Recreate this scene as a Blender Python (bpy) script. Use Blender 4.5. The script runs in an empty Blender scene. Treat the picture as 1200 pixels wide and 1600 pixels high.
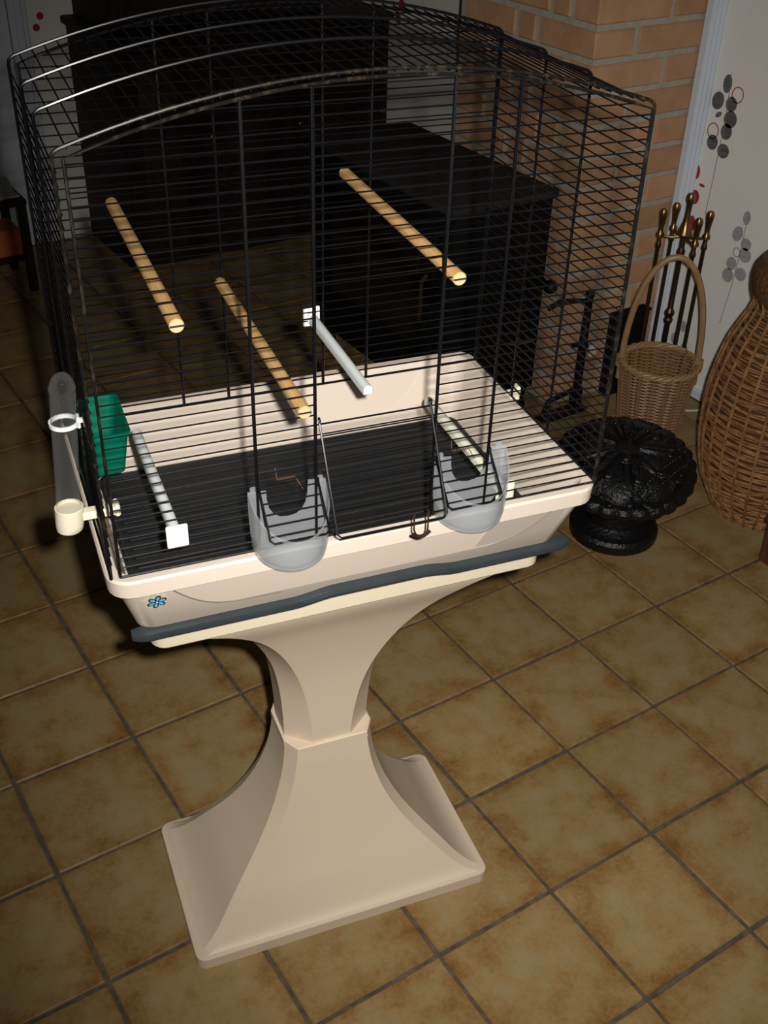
import bpy, bmesh, math, random
from mathutils import Vector, Matrix
random.seed(7)
PI = math.pi
S = bpy.context.scene
COL = S.collection

# ---------------------------------------------------------------- camera
CAM = Vector((-0.86725, -1.21806, 1.50970))
YAW_C, PITCH, ROLL = -0.589812, 0.605723, 0.032205
F_PX = 1738.09
fwd = Vector((-math.sin(YAW_C)*math.cos(PITCH), math.cos(YAW_C)*math.cos(PITCH), -math.sin(PITCH)))
rgt0 = Vector((math.cos(YAW_C), math.sin(YAW_C), 0)); up0 = rgt0.cross(fwd)
rgt = rgt0*math.cos(ROLL) + up0*math.sin(ROLL)
upv = up0*math.cos(ROLL) - rgt0*math.sin(ROLL)
cd = bpy.data.cameras.new('camera'); cam = bpy.data.objects.new('camera', cd); COL.objects.link(cam)
cd.sensor_fit = 'VERTICAL'; cd.sensor_height = 24.0; cd.lens = F_PX/1600*24.0; cd.clip_start = 0.05; cd.clip_end = 50
M = Matrix.Identity(4)
for i in range(3):
    M[i][0] = rgt[i]; M[i][1] = upv[i]; M[i][2] = -fwd[i]; M[i][3] = CAM[i]
cam.matrix_world = M
S.camera = cam

# ---------------------------------------------------------------- world, light, exposure
W = bpy.data.worlds.new('world'); S.world = W; W.use_nodes = True
W.node_tree.nodes['Background'].inputs[0].default_value = (0.75, 0.85, 1.0, 1)
W.node_tree.nodes['Background'].inputs[1].default_value = 0.005
ld = bpy.data.lights.new('camera_flash', 'SPOT'); lo = bpy.data.objects.new('camera_flash', ld); COL.objects.link(lo)
ld.energy = 138.0; ld.color = (1.0, 0.965, 0.91); ld.shadow_soft_size = 0.013
ld.spot_size = math.radians(84); ld.spot_blend = 1.0
ML = M.copy()
lp_ = CAM + rgt*0.045 + upv*0.03
for i in range(3): ML[i][3] = lp_[i]
lo.matrix_world = ML @ Matrix.Rotation(math.radians(-7.5), 4, 'Y')
S.view_settings.view_transform = 'Standard'; S.view_settings.look = 'None'
S.view_settings.gamma = 1.0; S.view_settings.use_curve_mapping = False
S.view_settings.exposure = 0.0

# ---------------------------------------------------------------- materials
def mat(name, col, rough=0.5, metal=0.0, spec=0.5, noise=None, bump=None, var=0.0, alpha=1.0, trans=0.0, ior=1.45, ramp=(0.35, 0.68)):
    m = bpy.data.materials.new(name); m.use_nodes = True
    nt = m.node_tree; N = nt.nodes; L = nt.links; b = N['Principled BSDF']
    b.inputs['Base Color'].default_value = (*col, 1); b.inputs['Roughness'].default_value = rough
    b.inputs['Metallic'].default_value = metal; b.inputs['Specular IOR Level'].default_value = spec
    b.inputs['Alpha'].default_value = alpha; b.inputs['Transmission Weight'].default_value = trans; b.inputs['IOR'].default_value = ior
    tc = N.new('ShaderNodeTexCoord')
    if noise:
        col2, sc, stretch = noise
        mp = N.new('ShaderNodeMapping'); mp.inputs['Scale'].default_value = stretch
        nz = N.new('ShaderNodeTexNoise'); nz.inputs['Scale'].default_value = sc; nz.inputs['Detail'].default_value = 5
        L.new(tc.outputs['Object'], mp.inputs[0]); L.new(mp.outputs[0], nz.inputs['Vector'])
        rp = N.new('ShaderNodeValToRGB'); rp.color_ramp.elements[0].position = ramp[0]; rp.color_ramp.elements[1].position = ramp[1]
        rp.color_ramp.elements[0].color = (*col, 1); rp.color_ramp.elements[1].color = (*col2, 1)
        L.new(nz.outputs['Fac'], rp.inputs[0]); out = rp.outputs[0]
        if var:
            oi = N.new('ShaderNodeObjectInfo'); hs = N.new('ShaderNodeHueSaturation')
            mr = N.new('ShaderNodeMapRange'); mr.inputs['To Min'].default_value = 1-var; mr.inputs['To Max'].default_value = 1+var
            L.new(oi.outputs['Random'], mr.inputs['Value']); L.new(mr.outputs[0], hs.inputs['Value']); L.new(out, hs.inputs['Color']); out = hs.outputs[0]
        L.new(out, b.inputs['Base Color'])
    if bump:
        sc, st = bump
        nb = N.new('ShaderNodeTexNoise'); nb.inputs['Scale'].default_value = sc; nb.inputs['Detail'].default_value = 3
        L.new(tc.outputs['Object'], nb.inputs['Vector'])
        bp = N.new('ShaderNodeBump'); bp.inputs['Strength'].default_value = st; bp.inputs['Distance'].default_value = 0.004
        L.new(nb.outputs['Fac'], bp.inputs['Height']); L.new(bp.outputs[0], b.inputs['Normal'])
    return m

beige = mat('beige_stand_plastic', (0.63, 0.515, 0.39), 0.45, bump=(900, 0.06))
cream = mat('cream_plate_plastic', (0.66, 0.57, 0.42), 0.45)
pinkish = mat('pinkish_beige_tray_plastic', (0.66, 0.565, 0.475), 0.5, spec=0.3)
ivory = mat('ivory_plastic', (0.85, 0.79, 0.60), 0.35)
slate = mat('slate_plastic', (0.028, 0.036, 0.041), 0.27, noise=((0.033, 0.042, 0.047), 40, (1, 1, 1)))
pan_m = mat('dark_pan_plastic', (0.012, 0.0155, 0.018), 0.5, spec=0.35, noise=((0.020, 0.020, 0.020), 25, (1, 1, 1)))
black_wire = mat('black_wire', (0.004, 0.004, 0.005), 0.28, spec=0.42)
worn_wire = mat('worn_black_wire', (0.006, 0.006, 0.006), 0.36, spec=0.32, noise=((0.055, 0.038, 0.020), 150, (1, 1, 0.5)), ramp=(0.52, 0.80))
steel = mat('steel', (0.5, 0.48, 0.45), 0.25, metal=1.0)
wood = mat('perch_wood', (0.48, 0.275, 0.105), 0.6, noise=((0.60, 0.37, 0.16), 60, (6, 0.5, 6)))
wood_end = mat('perch_end_wood', (0.66, 0.40, 0.21), 0.7)
white_p = mat('white_plastic', (0.86, 0.88, 0.88), 0.3)
pale_p = mat('pale_grey_plastic', (0.66, 0.70, 0.70), 0.35)
aged_p = mat('aged_cream_plastic', (0.72, 0.72, 0.58), 0.4)
green = mat('green_plastic', (0.0, 0.135, 0.078), 0.33, noise=((0.0, 0.17, 0.10), 30, (1, 1, 1)))
def clear_mat(name, fac, col, rough, scol, srough):
    m = bpy.data.materials.new(name); m.use_nodes = True; nt = m.node_tree; N = nt.nodes; L = nt.links
    b = N['Principled BSDF']; b.inputs['Base Color'].default_value = (*scol, 1); b.inputs['Roughness'].default_value = srough
    t = N.new('ShaderNodeBsdfTransparent'); t.inputs[0].default_value = (*col, 1)
    fr = N.new('ShaderNodeLayerWeight'); fr.inputs['Blend'].default_value = 0.35
    mr = N.new('ShaderNodeMapRange'); mr.inputs['To Min'].default_value = fac; mr.inputs['To Max'].default_value = min(1, fac+rough)
    mx = N.new('ShaderNodeMixShader'); L.new(fr.outputs['Facing'], mr.inputs['Value']); L.new(mr.outputs[0], mx.inputs[0])
    L.new(t.outputs[0], mx.inputs[1]); L.new(b.outputs[0], mx.inputs[2]); L.new(mx.outputs[0], N['Material Output'].inputs[0])
    return m
frosted = clear_mat('frosted_plastic', 0.13, (0.95, 0.96, 0.97), 0.50, (0.50, 0.52, 0.54), 0.2)
clear = clear_mat('clear_plastic', 0.035, (0.97, 0.975, 0.975), 0.30, (0.30, 0.30, 0.29), 0.05)
tape_m = clear_mat('clear_tape', 0.30, (0.97, 0.97, 0.97), 0.1, (0.70, 0.62, 0.55), 0.3)
blue_m = mat('blue_print', (0.13, 0.50, 0.78), 0.4); ink = mat('black_print', (0.01, 0.02, 0.03), 0.5)
residue = mat('glue_residue', (0.50, 0.44, 0.30), 0.6, noise=((0.72, 0.66, 0.50), 300, (1, 1, 1)))
twig = mat('dry_rusty_spring', (0.10, 0.05, 0.025), 0.6)
line_m = mat('dark_edge_line', (0.20, 0.165, 0.13), 0.8, spec=0.1)

def tile_material():
    m = bpy.data.materials.new('ochre_floor_tile'); m.use_nodes = True; nt = m.node_tree; N = nt.nodes; L = nt.links
    b = N['Principled BSDF']; b.inputs['Roughness'].default_value = 0.42; b.inputs['Specular IOR Level'].default_value = 0.25
    tc = N.new('ShaderNodeTexCoord'); ge = N.new('ShaderNodeNewGeometry'); oi = N.new('ShaderNodeObjectInfo')
    ad = N.new('ShaderNodeVectorMath'); ad.operation = 'ADD'
    sc = N.new('ShaderNodeVectorMath'); sc.operation = 'SCALE'; sc.inputs['Scale'].default_value = 3.0
    cx = N.new('ShaderNodeCombineXYZ'); L.new(oi.outputs['Random'], cx.inputs[0]); L.new(oi.outputs['Random'], cx.inputs[2])
    L.new(cx.outputs[0], sc.inputs[0]); L.new(ge.outputs['Position'], ad.inputs[0]); L.new(sc.outputs[0], ad.inputs[1])
    n1 = N.new('ShaderNodeTexNoise'); n1.inputs['Scale'].default_value = 16; n1.inputs['Detail'].default_value = 8; n1.inputs['Roughness'].default_value = 0.66
    n2 = N.new('ShaderNodeTexNoise'); n2.inputs['Scale'].default_value = 150; n2.inputs['Detail'].default_value = 3
    L.new(ad.outputs[0], n1.inputs['Vector']); L.new(ad.outputs[0], n2.inputs['Vector'])
    # closeness to the tile's own edge
    sp = N.new('ShaderNodeSeparateXYZ'); L.new(tc.outputs['Generated'], sp.inputs[0])
    def edge(o):
        a = N.new('ShaderNodeMath'); a.operation = 'SUBTRACT'; a.inputs[1].default_value = 0.5; L.new(o, a.inputs[0])
        c = N.new('ShaderNodeMath'); c.operation = 'ABSOLUTE'; L.new(a.outputs[0], c.inputs[0]); return c.outputs[0]
    mx = N.new('ShaderNodeMath'); mx.operation = 'MAXIMUM'; L.new(edge(sp.outputs[0]), mx.inputs[0]); L.new(edge(sp.outputs[1]), mx.inputs[1])
    mr = N.new('ShaderNodeMapRange'); mr.inputs['From Min'].default_value = 0.30; mr.inputs['From Max'].default_value = 0.5; mr.inputs['To Max'].default_value = 0.19
    L.new(mx.outputs[0], mr.inputs['Value'])
    sm = N.new('ShaderNodeMath'); sm.operation = 'ADD'; L.new(mr.outputs[0], sm.inputs[0]); L.new(n1.outputs['Fac'], sm.inputs[1])
    s2 = N.new('ShaderNodeMath'); s2.operation = 'MULTIPLY_ADD'; s2.inputs[1].default_value = 0.30; L.new(n2.outputs['Fac'], s2.inputs[0]); L.new(sm.outputs[0], s2.inputs[2])
    rp = N.new('ShaderNodeValToRGB'); e = rp.color_ramp.elements
    e[0].position = 0.52; e[0].color = (0.290, 0.218, 0.108, 1); e[1].position = 1.02; e[1].color = (0.165, 0.077, 0.022, 1)
    k = e.new(0.70); k.color = (0.272, 0.183, 0.074, 1); k = e.new(0.86); k.color = (0.225, 0.128, 0.042, 1)
    L.new(s2.outputs[0], rp.inputs[0])
    hs = N.new('ShaderNodeHueSaturation'); m2 = N.new('ShaderNodeMapRange'); m2.inputs['To Min'].default_value = 0.9; m2.inputs['To Max'].default_value = 1.08
    L.new(oi.outputs['Random'], m2.inputs['Value']); L.new(m2.outputs[0], hs.inputs['Value']); L.new(rp.outputs[0], hs.inputs['Color'])
    L.new(hs.outputs[0], b.inputs['Base Color'])
    bp = N.new('ShaderNodeBump'); bp.inputs['Strength'].default_value = 0.25; bp.inputs['Distance'].default_value = 0.002
    L.new(n1.outputs['Fac'], bp.inputs['Height']); L.new(bp.outputs[0], b.inputs['Normal'])
    return m
tile_m = tile_material()
grout = mat('dark_grout', (0.060, 0.048, 0.036), 0.9, noise=((0.12, 0.095, 0.07), 60, (1, 1, 1)))
brick_m = mat('salmon_brick', (0.42, 0.225, 0.115), 0.85, noise=((0.50, 0.295, 0.165), 14, (1, 1, 1)), bump=(120, 0.3), var=0.13)
mortar = mat('grey_mortar', (0.35, 0.325, 0.265), 0.95, noise=((0.42, 0.39, 0.33), 50, (1, 1, 1)))
paper = mat('white_wallpaper', (0.78, 0.775, 0.73), 0.8, noise=((0.82, 0.815, 0.78), 200, (1, 4, 0.4)))
plaster = mat('white_plaster', (0.6, 0.58, 0.54), 0.9)
trim_m = mat('bluish_white_paint', (0.62, 0.68, 0.76), 0.4)
leaf_grey = mat('grey_leaf_print', (0.075, 0.073, 0.078), 0.7, noise=((0.16, 0.155, 0.16), 90, (1, 0.25, 2.5)))
leaf_pale = mat('pale_grey_leaf_print', (0.30, 0.29, 0.30), 0.7, noise=((0.42, 0.41, 0.42), 90, (1, 0.25, 2.5)))
leaf_red = mat('red_leaf_print', (0.38, 0.02, 0.035), 0.7)
stem_m = mat('grey_stem_print', (0.22, 0.21, 0.21), 0.7)
iron = mat('black_cast_iron', (0.004, 0.004, 0.0045), 0.42, spec=0.45, bump=(110, 0.8))
stove_m = mat('matt_black_stove', (0.006, 0.006, 0.006), 0.75, spec=0.12)
stove_top_m = mat('greyish_stove_top', (0.028, 0.026, 0.025), 0.8, spec=0.2)
dark_wood = mat('dark_stained_wood', (0.012, 0.008, 0.006), 0.6, spec=0.25, noise=((0.022, 0.014, 0.010), 20, (8, 8, 0.6)))
red_wood = mat('red_brown_wood', (0.065, 0.022, 0.012), 0.45, noise=((0.10, 0.036, 0.018), 20, (6, 6, 0.6)))
brass = mat('aged_brass', (0.27, 0.185, 0.08), 0.34, metal=1.0, noise=((0.20, 0.115, 0.04), 60, (1, 1, 1)))
brass_dark = mat('dark_brass', (0.10, 0.07, 0.035), 0.38, metal=0.9)
wicker_m = mat('brown_wicker', (0.15, 0.060, 0.021), 0.27, noise=((0.42, 0.21, 0.08), 40, (1, 1, 5)))
wicker_s = mat('dark_wicker_stake', (0.15, 0.070, 0.028), 0.45, noise=((0.32, 0.17, 0.07), 50, (1, 1, 1)))
wicker_in = mat('vase_inner_brown', (0.055, 0.026, 0.012), 0.8)
basket_m = mat('tan_wicker', (0.27, 0.135, 0.062), 0.5, noise=((0.38, 0.205, 0.10), 60, (1, 1, 4)))
basket_s = mat('tan_wicker_stake', (0.19, 0.095, 0.045), 0.5, noise=((0.26, 0.14, 0.065), 60, (1, 1, 1)))
cane = mat('light_cane', (0.30, 0.175, 0.080), 0.45, noise=((0.36, 0.215, 0.10), 40, (1, 1, 1)))
orange_m = mat('orange_cardboard', (0.40, 0.10, 0.03), 0.7); pap2 = mat('newsprint', (0.45, 0.45, 0.44), 0.9); cable_m = mat('white_cable', (0.6, 0.58, 0.52), 0.5)
glass_dark = mat('dark_stove_glass', (0.012, 0.010, 0.009), 0.12, spec=0.4)

# ---------------------------------------------------------------- helpers
def bx(bm, x0, x1, y0, y1, z0, z1, bev=0.0, seg=2):
    r = bmesh.ops.create_cube(bm, size=1.0); vs = r['verts']
    for v in vs: v.co = Vector(((x0+x1)/2+v.co.x*(x1-x0), (y0+y1)/2+v.co.y*(y1-y0), (z0+z1)/2+v.co.z*(z1-z0)))
    if bev: bmesh.ops.bevel(bm, geom=list({e for v in vs for e in v.link_edges}), offset=bev, segments=seg, affect='EDGES', profile=0.5)
def rings(bm, loops, closed=True, cap0=True, cap1=True, wrap=False):
    R = [[bm.verts.new(p) for p in lp] for lp in loops]
    n = len(R[0]); m = len(R)
    for i in range(m if wrap else m-1):
        a, b = R[i], R[(i+1) % m]
        for j in range(n if closed else n-1):
            k = (j+1) % n
            bm.faces.new((a[j], a[k], b[k], b[j]))
    if not wrap:
        if cap0: bm.faces.new(list(reversed(R[0])))
        if cap1: bm.faces.new(R[-1])
    return R
def tube(bm, pts, r, n=6, closed=False):
    pts = [Vector(p) for p in pts]; m = len(pts); rr = r if isinstance(r, (list, tuple)) else [r]*m
    loops = []; u = None
    for i, p in enumerate(pts):
        if closed: t = pts[(i+1) % m]-pts[i-1]
        else: t = pts[min(i+1, m-1)]-pts[max(i-1, 0)]
        t.normalize()
        if u is None:
            u = t.orthogonal().normalized()
        else:
            u = (u - t*u.dot(t)); u.normalize()
        v = t.cross(u)
        loops.append([p+(u*math.cos(2*PI*k/n)+v*math.sin(2*PI*k/n))*rr[i] for k in range(n)])
    rings(bm, loops, wrap=closed)
def lathe(bm, prof, n=24, c=(0, 0, 0), cap0=True, cap1=True, mod=None):
    c = Vector(c); loops = []
    for i, (r, z) in enumerate(prof):
        loops.append([c+Vector((math.cos(2*PI*k/n), math.sin(2*PI*k/n), 0))*(r*(mod(i, 2*PI*k/n) if mod else 1))+Vector((0, 0, z)) for k in range(n)])
    rings(bm, loops, cap0=cap0, cap1=cap1)
def prism(bm, poly, off):
    off = Vector(off); rings(bm, [[Vector(p) for p in poly], [Vector(p)+off for p in poly]])
def finish(bm, smooth=True, angle=35, solid=None):
    bmesh.ops.recalc_face_normals(bm, faces=bm.faces)
    if smooth:
        for f in bm.faces: f.smooth = True
        for e in bm.edges:
            if len(e.link_faces) == 2 and e.calc_face_angle(0) > math.radians(angle): e.smooth = False
def obj(name, bm, m, parent=None, smooth=True, angle=35, mesh=None):
    if mesh is None:
        finish(bm, smooth, angle)
        mesh = bpy.data.meshes.new(name); bm.to_mesh(mesh); bm.free(); mesh.materials.append(m)
    o = bpy.data.objects.new(name, mesh); COL.objects.link(o)
    if parent is not None: o.parent = parent
    return o
def tag(o, label=None, cat=None, group=None, kind=None):
    if label: o['label'] = label
    if cat: o['category'] = cat
    if group: o['group'] = group
    if kind: o['kind'] = kind
    return o
def new(): return bmesh.new()

# cage frame: everything on the stand is laid out in this frame (x right along the front, y to the back)
CX, CY, CYAW = -0.2805, -0.1900, -0.2021
_c, _s = math.cos(CYAW), math.sin(CYAW)
def l2w(x, y, z=0): return Vector((CX+_c*x-_s*y, CY+_s*x+_c*y, z))
class Local:
    """a thing whose parts are modelled in cage coordinates; the Empty stands at the thing's base"""
    def __init__(s, name, label, cat, base, group=None):
        s.b = Vector(base)
        o = bpy.data.objects.new(name, None); COL.objects.link(o); o.location = l2w(*base); o.rotation_euler = (0, 0, CYAW)
        o.empty_display_size = 0.05
        tag(o, label, cat, group); s.o = o
    def part(s, name, bm, m, parent=None, smooth=True, angle=35):
        bmesh.ops.translate(bm, verts=bm.verts, vec=-s.b)
        return obj(name, bm, m, parent or s.o, smooth, angle)
def thing(name, label, cat, loc, rz=0, group=None):
    o = bpy.data.objects.new(name, None); COL.objects.link(o); o.location = loc; o.rotation_euler = (0, 0, rz); o.empty_display_size = 0.05
    return tag(o, label, cat, group)

# ================================================================= the room
T = 0.22
bm = new(); bx(bm, -2.0, 1.42, -2.3, 2.65, -0.05, -0.004)
floor = tag(obj('floor', bm, grout, None, False), 'dark grout bed of the ochre tiled floor', kind='structure')
bm = new(); bx(bm, 0.003, T-0.003, 0.003, T-0.003, -0.02, 0.0, 0.0022, 1)
tile_mesh = obj('tile', bm, tile_m, floor, False).data
first = True
tiles = []
for a in range(-5, 7):
    for b in range(-4, 12):
        x, y = a*T, b*T
        if x > 1.30 or y > 2.5: continue
        # tiles well outside the view are left to the grout bed
        d = Vector((x+T/2, y+T/2, 0))-CAM; zc = d.dot(fwd)
        if zc < 0.2: continue
        u = 600+F_PX*d.dot(rgt)/zc; v = 800-F_PX*d.dot(upv)/zc
        if u < -260 or u > 1420 or v > 1850: continue
        tiles.append((x, y))
for i, (x, y) in enumerate(tiles):
    o = bpy.data.objects['tile'] if i == 0 else bpy.data.objects.new('tile', tile_mesh)
    if i: COL.objects.link(o); o.parent = floor
    o.location = (x+random.uniform(-.0008, .0008), y+random.uniform(-.0008, .0008), random.uniform(-.0006, 0))
    o.rotation_euler = (0, 0, random.uniform(-.004, .004))

bm = new(); bx(bm, 0.003, 0.086, 0.003, T-0.003, -0.02, 0.0, 0.0022, 1)
cut_mesh = None
for b in range(-4, 4):      # cut tiles along the right wall
    if cut_mesh is None: o = obj('tile', bm, tile_m, floor, False); cut_mesh = o.data
    else: o = obj('tile', None, None, floor, mesh=cut_mesh)
    o.location = (1.32, b*T, random.uniform(-.0006, 0))

def struct(name, b, m, label=None, smooth=False):
    bm = new(); bx(bm, *b); return tag(obj(name, bm, m, None, smooth), label, kind='structure')
wall_r = struct('wall_right', (1.42, 1.52, -2.3, 2.75, -0.05, 2.4), paper, 'white wallpapered wall with grey and red leaf sprigs')
wall_b = struct('wall_back', (-2.0, 1.42, 2.65, 2.75, -0.05, 2.4), paper)
wall_l = struct('wall_left', (-2.1, -2.0, -2.3, 2.75, -0.05, 2.4), plaster)
wall_f = struct('wall_front', (-2.0, 1.42, -2.4, -2.3, -0.05, 2.4), plaster)
ceil = struct('ceiling', (-2.1, 1.52, -2.4, 2.75, 2.4, 2.5), plaster)
bm = new(); bx(bm, 1.408, 1.42, -2.3, 0.77, 0, 0.030, 0.003, 1)
tag(obj('baseboard_right', bm, trim_m), kind='structure')

# brick chimney breast: mortar core with single bricks on the two faces in view
bm = new(); bx(bm, 1.026, 1.42, 0.798, 1.32, 0, 2.4)
chim = tag(obj('wall_chimney', bm, mortar, None, False), 'salmon brick chimney breast with grey mortar joints', kind='structure')
PITCHZ, BH, BL, BD, J = 0.0752, 0.0605, 0.2105, 0.103, 0.0145
cache = {}
def brick(axis, a0, a1, z0, deep=0.025):
    L = round(a1-a0, 3)
    if deep > .03:       # corner brick, seen on both faces
        bm = new(); bx(bm, a0, a1, .792, .792+deep, z0, z0+BH, .0035, 1); obj('brick', bm, brick_m, chim, False); return
    if (axis, L) not in cache:
        bm = new()
        if axis == 'x': bx(bm, -L/2, L/2, 0, 0.025, 0, BH, 0.003, 1)
        else: bx(bm, 0, 0.025, -L/2, L/2, 0, BH, 0.004, 1)
        o = obj('brick', bm, brick_m, chim, False); cache[(axis, L)] = o.data
    else:
        o = obj('brick', None, None, chim, mesh=cache[(axis, L)])
    c = (a0+a1)/2; jit = random.uniform(-.0015, .0015)
    o.location = (c, 0.792+jit, z0) if axis == 'x' else (1.02+jit, c, z0)
    o.rotation_euler = (random.uniform(-.006, .006), 0, random.uniform(-.006, .006))
for k in range(0, 18):
    z0 = 0.018+PITCHZ*k+J/2-PITCHZ+0.062
    # right-hand face: first joint alternates; z centre .956 -> joint at x=1.152 ; next course 1.26
    stretch = (k % 2 == 1)
    x = 1.0205; xs = []
    e = 1.152 if not stretch else 1.259
    xs.append((x, e-J/2)); x = e+J/2
    while x < 1.40:
        xs.append((x, min(x+BL, 1.415))); x += BL+J
    e2 = 0.883 if stretch else 1.002
    for i_, (a0, a1) in enumerate(xs):
        if a1-a0 > 0.03: brick('x', a0, a1, z0, (e2-J/2-.792) if i_ == 0 else .025)
    ys = []; y = e2+J/2
    if stretch:
        ys.append((y, 0.960-J/2)); y = 0.960+J/2
    else:
        ys.append((y, 1.082-J/2)); y = 1.082+J/2
    while y < 1.30:
        ys.append((y, min(y+BL, 1.318))); y += BL+J
    for a0, a1 in ys:
        if a1-a0 > 0.03: brick('y', a0, a1, z0)
# corner moulding beside the bricks: three reeds
bm = new(); bx(bm, 1.366, 1.42, 0.772, 0.79, 0, 2.4)
for q in range(3): tube(bm, [(1.376+q*0.0165, 0.772, 0), (1.376+q*0.0165, 0.772, 2.4)], 0.0062, 8)
tag(obj('trim_1', bm, trim_m), 'bluish white reeded moulding between bricks and wallpaper', kind='structure')
# doorway frame at the left of the back wall
bm = new(); bx(bm, 0.205, 0.265, 2.625, 2.65, 0, 2.1, 0.004, 1); bx(bm, 0.222, 0.248, 2.617, 2.63, 0, 2.1, 0.004, 1)
tag(obj('trim_2', bm, trim_m), kind='structure')
bm = new(); bx(bm, -0.60, 0.20, 2.632, 2.65, 0.01, 2.05)
d1 = tag(obj('door_1', bm, trim_m, None, False), kind='structure')
for z0, z1 in ((0.15, 0.85), (0.98, 1.9)):
    bm = new(); bx(bm, -0.50, 0.09, 2.624, 2.636, z0, z1, 0.005, 1); obj('door_panel', bm, trim_m, d1)

# wallpaper print: sprigs of round leaves
def disc(bm, y, z, ry, rz, tilt=0, x=1.4194, n=18, hole=None):
    c, s = math.cos(tilt), math.sin(tilt)
    def pt(a, k): 
        p, q = ry*k*math.cos(a), rz*k*math.sin(a); return Vector((x, y+c*p-s*q, z+s*p+c*q))
    o = [pt(2*PI*i/n, 1) for i in range(n)]
    th = Vector((0.0003, 0, 0))
    if hole is None: prism(bm, o, th)
    else:
        i_ = [pt(2*PI*i/n, hole) for i in range(n)]
        rings(bm, [o, i_, [p+th for p in i_], [p+th for p in o]], wrap=True)
def sprig(leaves, m, stem, name='leaf_print'):
    for (y, z, ry, rz, t) in leaves:
        bm = new(); disc(bm, y, z, ry, rz, t); obj(name, bm, m, wall_r, False)
    if stem:
        bm = new(); tube(bm, [(1.4195, y, z) for y, z in stem], 0.0009, 4); obj('stem_print', bm, stem_m, wall_r)
sprig([(.728, .834, .014, .022, 0), (.748, .789, .019, .022, .3), (.704, .790, .018, .018, 0), (.738, .757, .011, .006, -.6), (.698, .754, .021, .021, 0),
       (.703, .723, .018, .020, 0), (.741, .687, .018, .019, 0), (.701, .675, .0195, .018, 0)], leaf_grey,
      [(.722, .86), (.716, .80), (.712, .74), (.715, .66), (.716, .58), (.718, .505)])
sprig([(.583, .537, .012, .018, 0), (.601, .490, .016, .021, .4), (.568, .472, .0165, .016, 0), (.564, .444, .020, .019, 0), (.601, .409, .0165, .018, .3),
       (.605, .375, .0187, .0195, .3), (.565, .392, .0185, .0175, -.3)], leaf_pale, [(.581, .555), (.580, .46), (.584, .36), (.591, .30), (.597, .24)])
sprig([(.718, .181, .011, .017, 0), (.742, .135, .013, .017, 0), (.700, .12, .014, .016, 0)], leaf_pale, None)
for y, z, ry, rz in ((.776, .601, .0135, .020), (.764, .537, .0147, .019), (.759, .465, .0125, .023), (.748, .573, .010, .004), (2.19, .770, .02, .02), (2.21, .73, .016, .02)):
    bm = new(); disc(bm, y, z, ry, rz); obj('leaf_print', bm, leaf_red, wall_r, False)
for y, z, r in ((.690, .815, .019), (.746, .715, .019), (.592, .443, .012)):
    bm = new(); disc(bm, y, z, r, r*1.05, 0, hole=0.86); obj('ring_print', bm, leaf_red, wall_r, False)
for x, z in ((.313, .746), (.296, .712)):
    bm = new(); prism(bm, [(x+.012*math.cos(2*PI*i/14), 2.6494, z+.012*math.sin(2*PI*i/14)) for i in range(14)], (0, .0003, 0)); obj('leaf_print', bm, leaf_red, wall_b, False)

# ================================================================= pedestal stand
def octo(z, f, b, a, s):
    return [Vector(p+(z,)) for p in ((-f, -b), (f, -b), (a, -s), (a, s), (f, b), (-f, b), (-a, s), (-a, -s))]
def lerp_rows(rows, n):
    """smooth (Catmull-Rom) resample of table rows"""
    out = []
    for i in range(len(rows)-1):
        p0, p1, p2, p3 = rows[max(i-1, 0)], rows[i], rows[i+1], rows[min(i+2, len(rows)-1)]
        for k in range(n):
            t = k/n
            out.append(tuple(0.5*(2*b+(c-a)*t+(2*a-5*b+4*c-d)*t*t+(3*b-a-3*c+d)*t**3) for a, b, c, d in zip(p0, p1, p2, p3)))
    out.append(rows[-1]); return out
def rrect(hx, hy, r, z, n=5, y0=None, cx=0.0, cy=0.0):
    out = []
    for sx, sy, a0 in ((1, -1, -PI/2), (1, 1, 0), (-1, 1, PI/2), (-1, -1, PI)):
        for k in range(n+1):
            a = a0+PI/2*k/n
            out.append(Vector((cx+sx*(hx-r)+r*math.cos(a), cy+sy*(hy-r)+r*math.sin(a), z)))
    return out
st = Local('pedestal_stand', 'beige plastic pedestal stand with waisted column under the birdcage', 'stand', (0, 0, 0))
bm = new()
rings(bm, [rrect(.2375, .1355, .016, 0), rrect(.2380, .1360, .016, .0205), rrect(.2368, .1348, .015, .0220), rrect(.2340, .1320, .013, .0225), rrect(.20, .10, .016, .0226)])
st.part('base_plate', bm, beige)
low = [(.0222, .228, .1325, .235, .125), (.0242, .2175, .1285, .2265, .119), (.032, .201, .1215, .2115, .111), (.050, .180, .1125, .1925, .100), (.080, .1555, .1000, .169, .085),
       (.115, .128, .0860, .142, .069), (.155, .1020, .0745, .115, .055), (.20, .080, .0655, .0925, .045), (.25, .064, .0595, .0755, .037), (.29, .056, .0570, .068, .034), (.317, .053, .0555, .0655, .032)]
bm = new(); rings(bm, [octo(*r) for r in lerp_rows(low, 4)])
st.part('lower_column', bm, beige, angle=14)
bm = new(); 
rings(bm, [octo(.3155, .054, .0568, .0668, .0328), octo(.3245, .0525, .0566, .0668, .0322), octo(.3255, .051, .0545, .0650, .031), octo(.3255, .040, .045, .058, .026)])
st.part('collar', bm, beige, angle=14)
upp = [(.31, .028, .051, .0625, .022), (.36, .031, .0525, .064, .024), (.42, .040, .058, .069, .028), (.48, .056, .070, .081, .038), (.54, .081, .090, .105, .058),
       (.59, .112, .113, .135, .085), (.63, .150, .138, .172, .114), (.648, .185, .1475, .205, .128), (.652, .20, .1478, .215, .129)]
bm = new(); rings(bm, [octo(*r) for r in lerp_rows(upp, 4)])
st.part('upper_column', bm, beige, angle=14)
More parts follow.
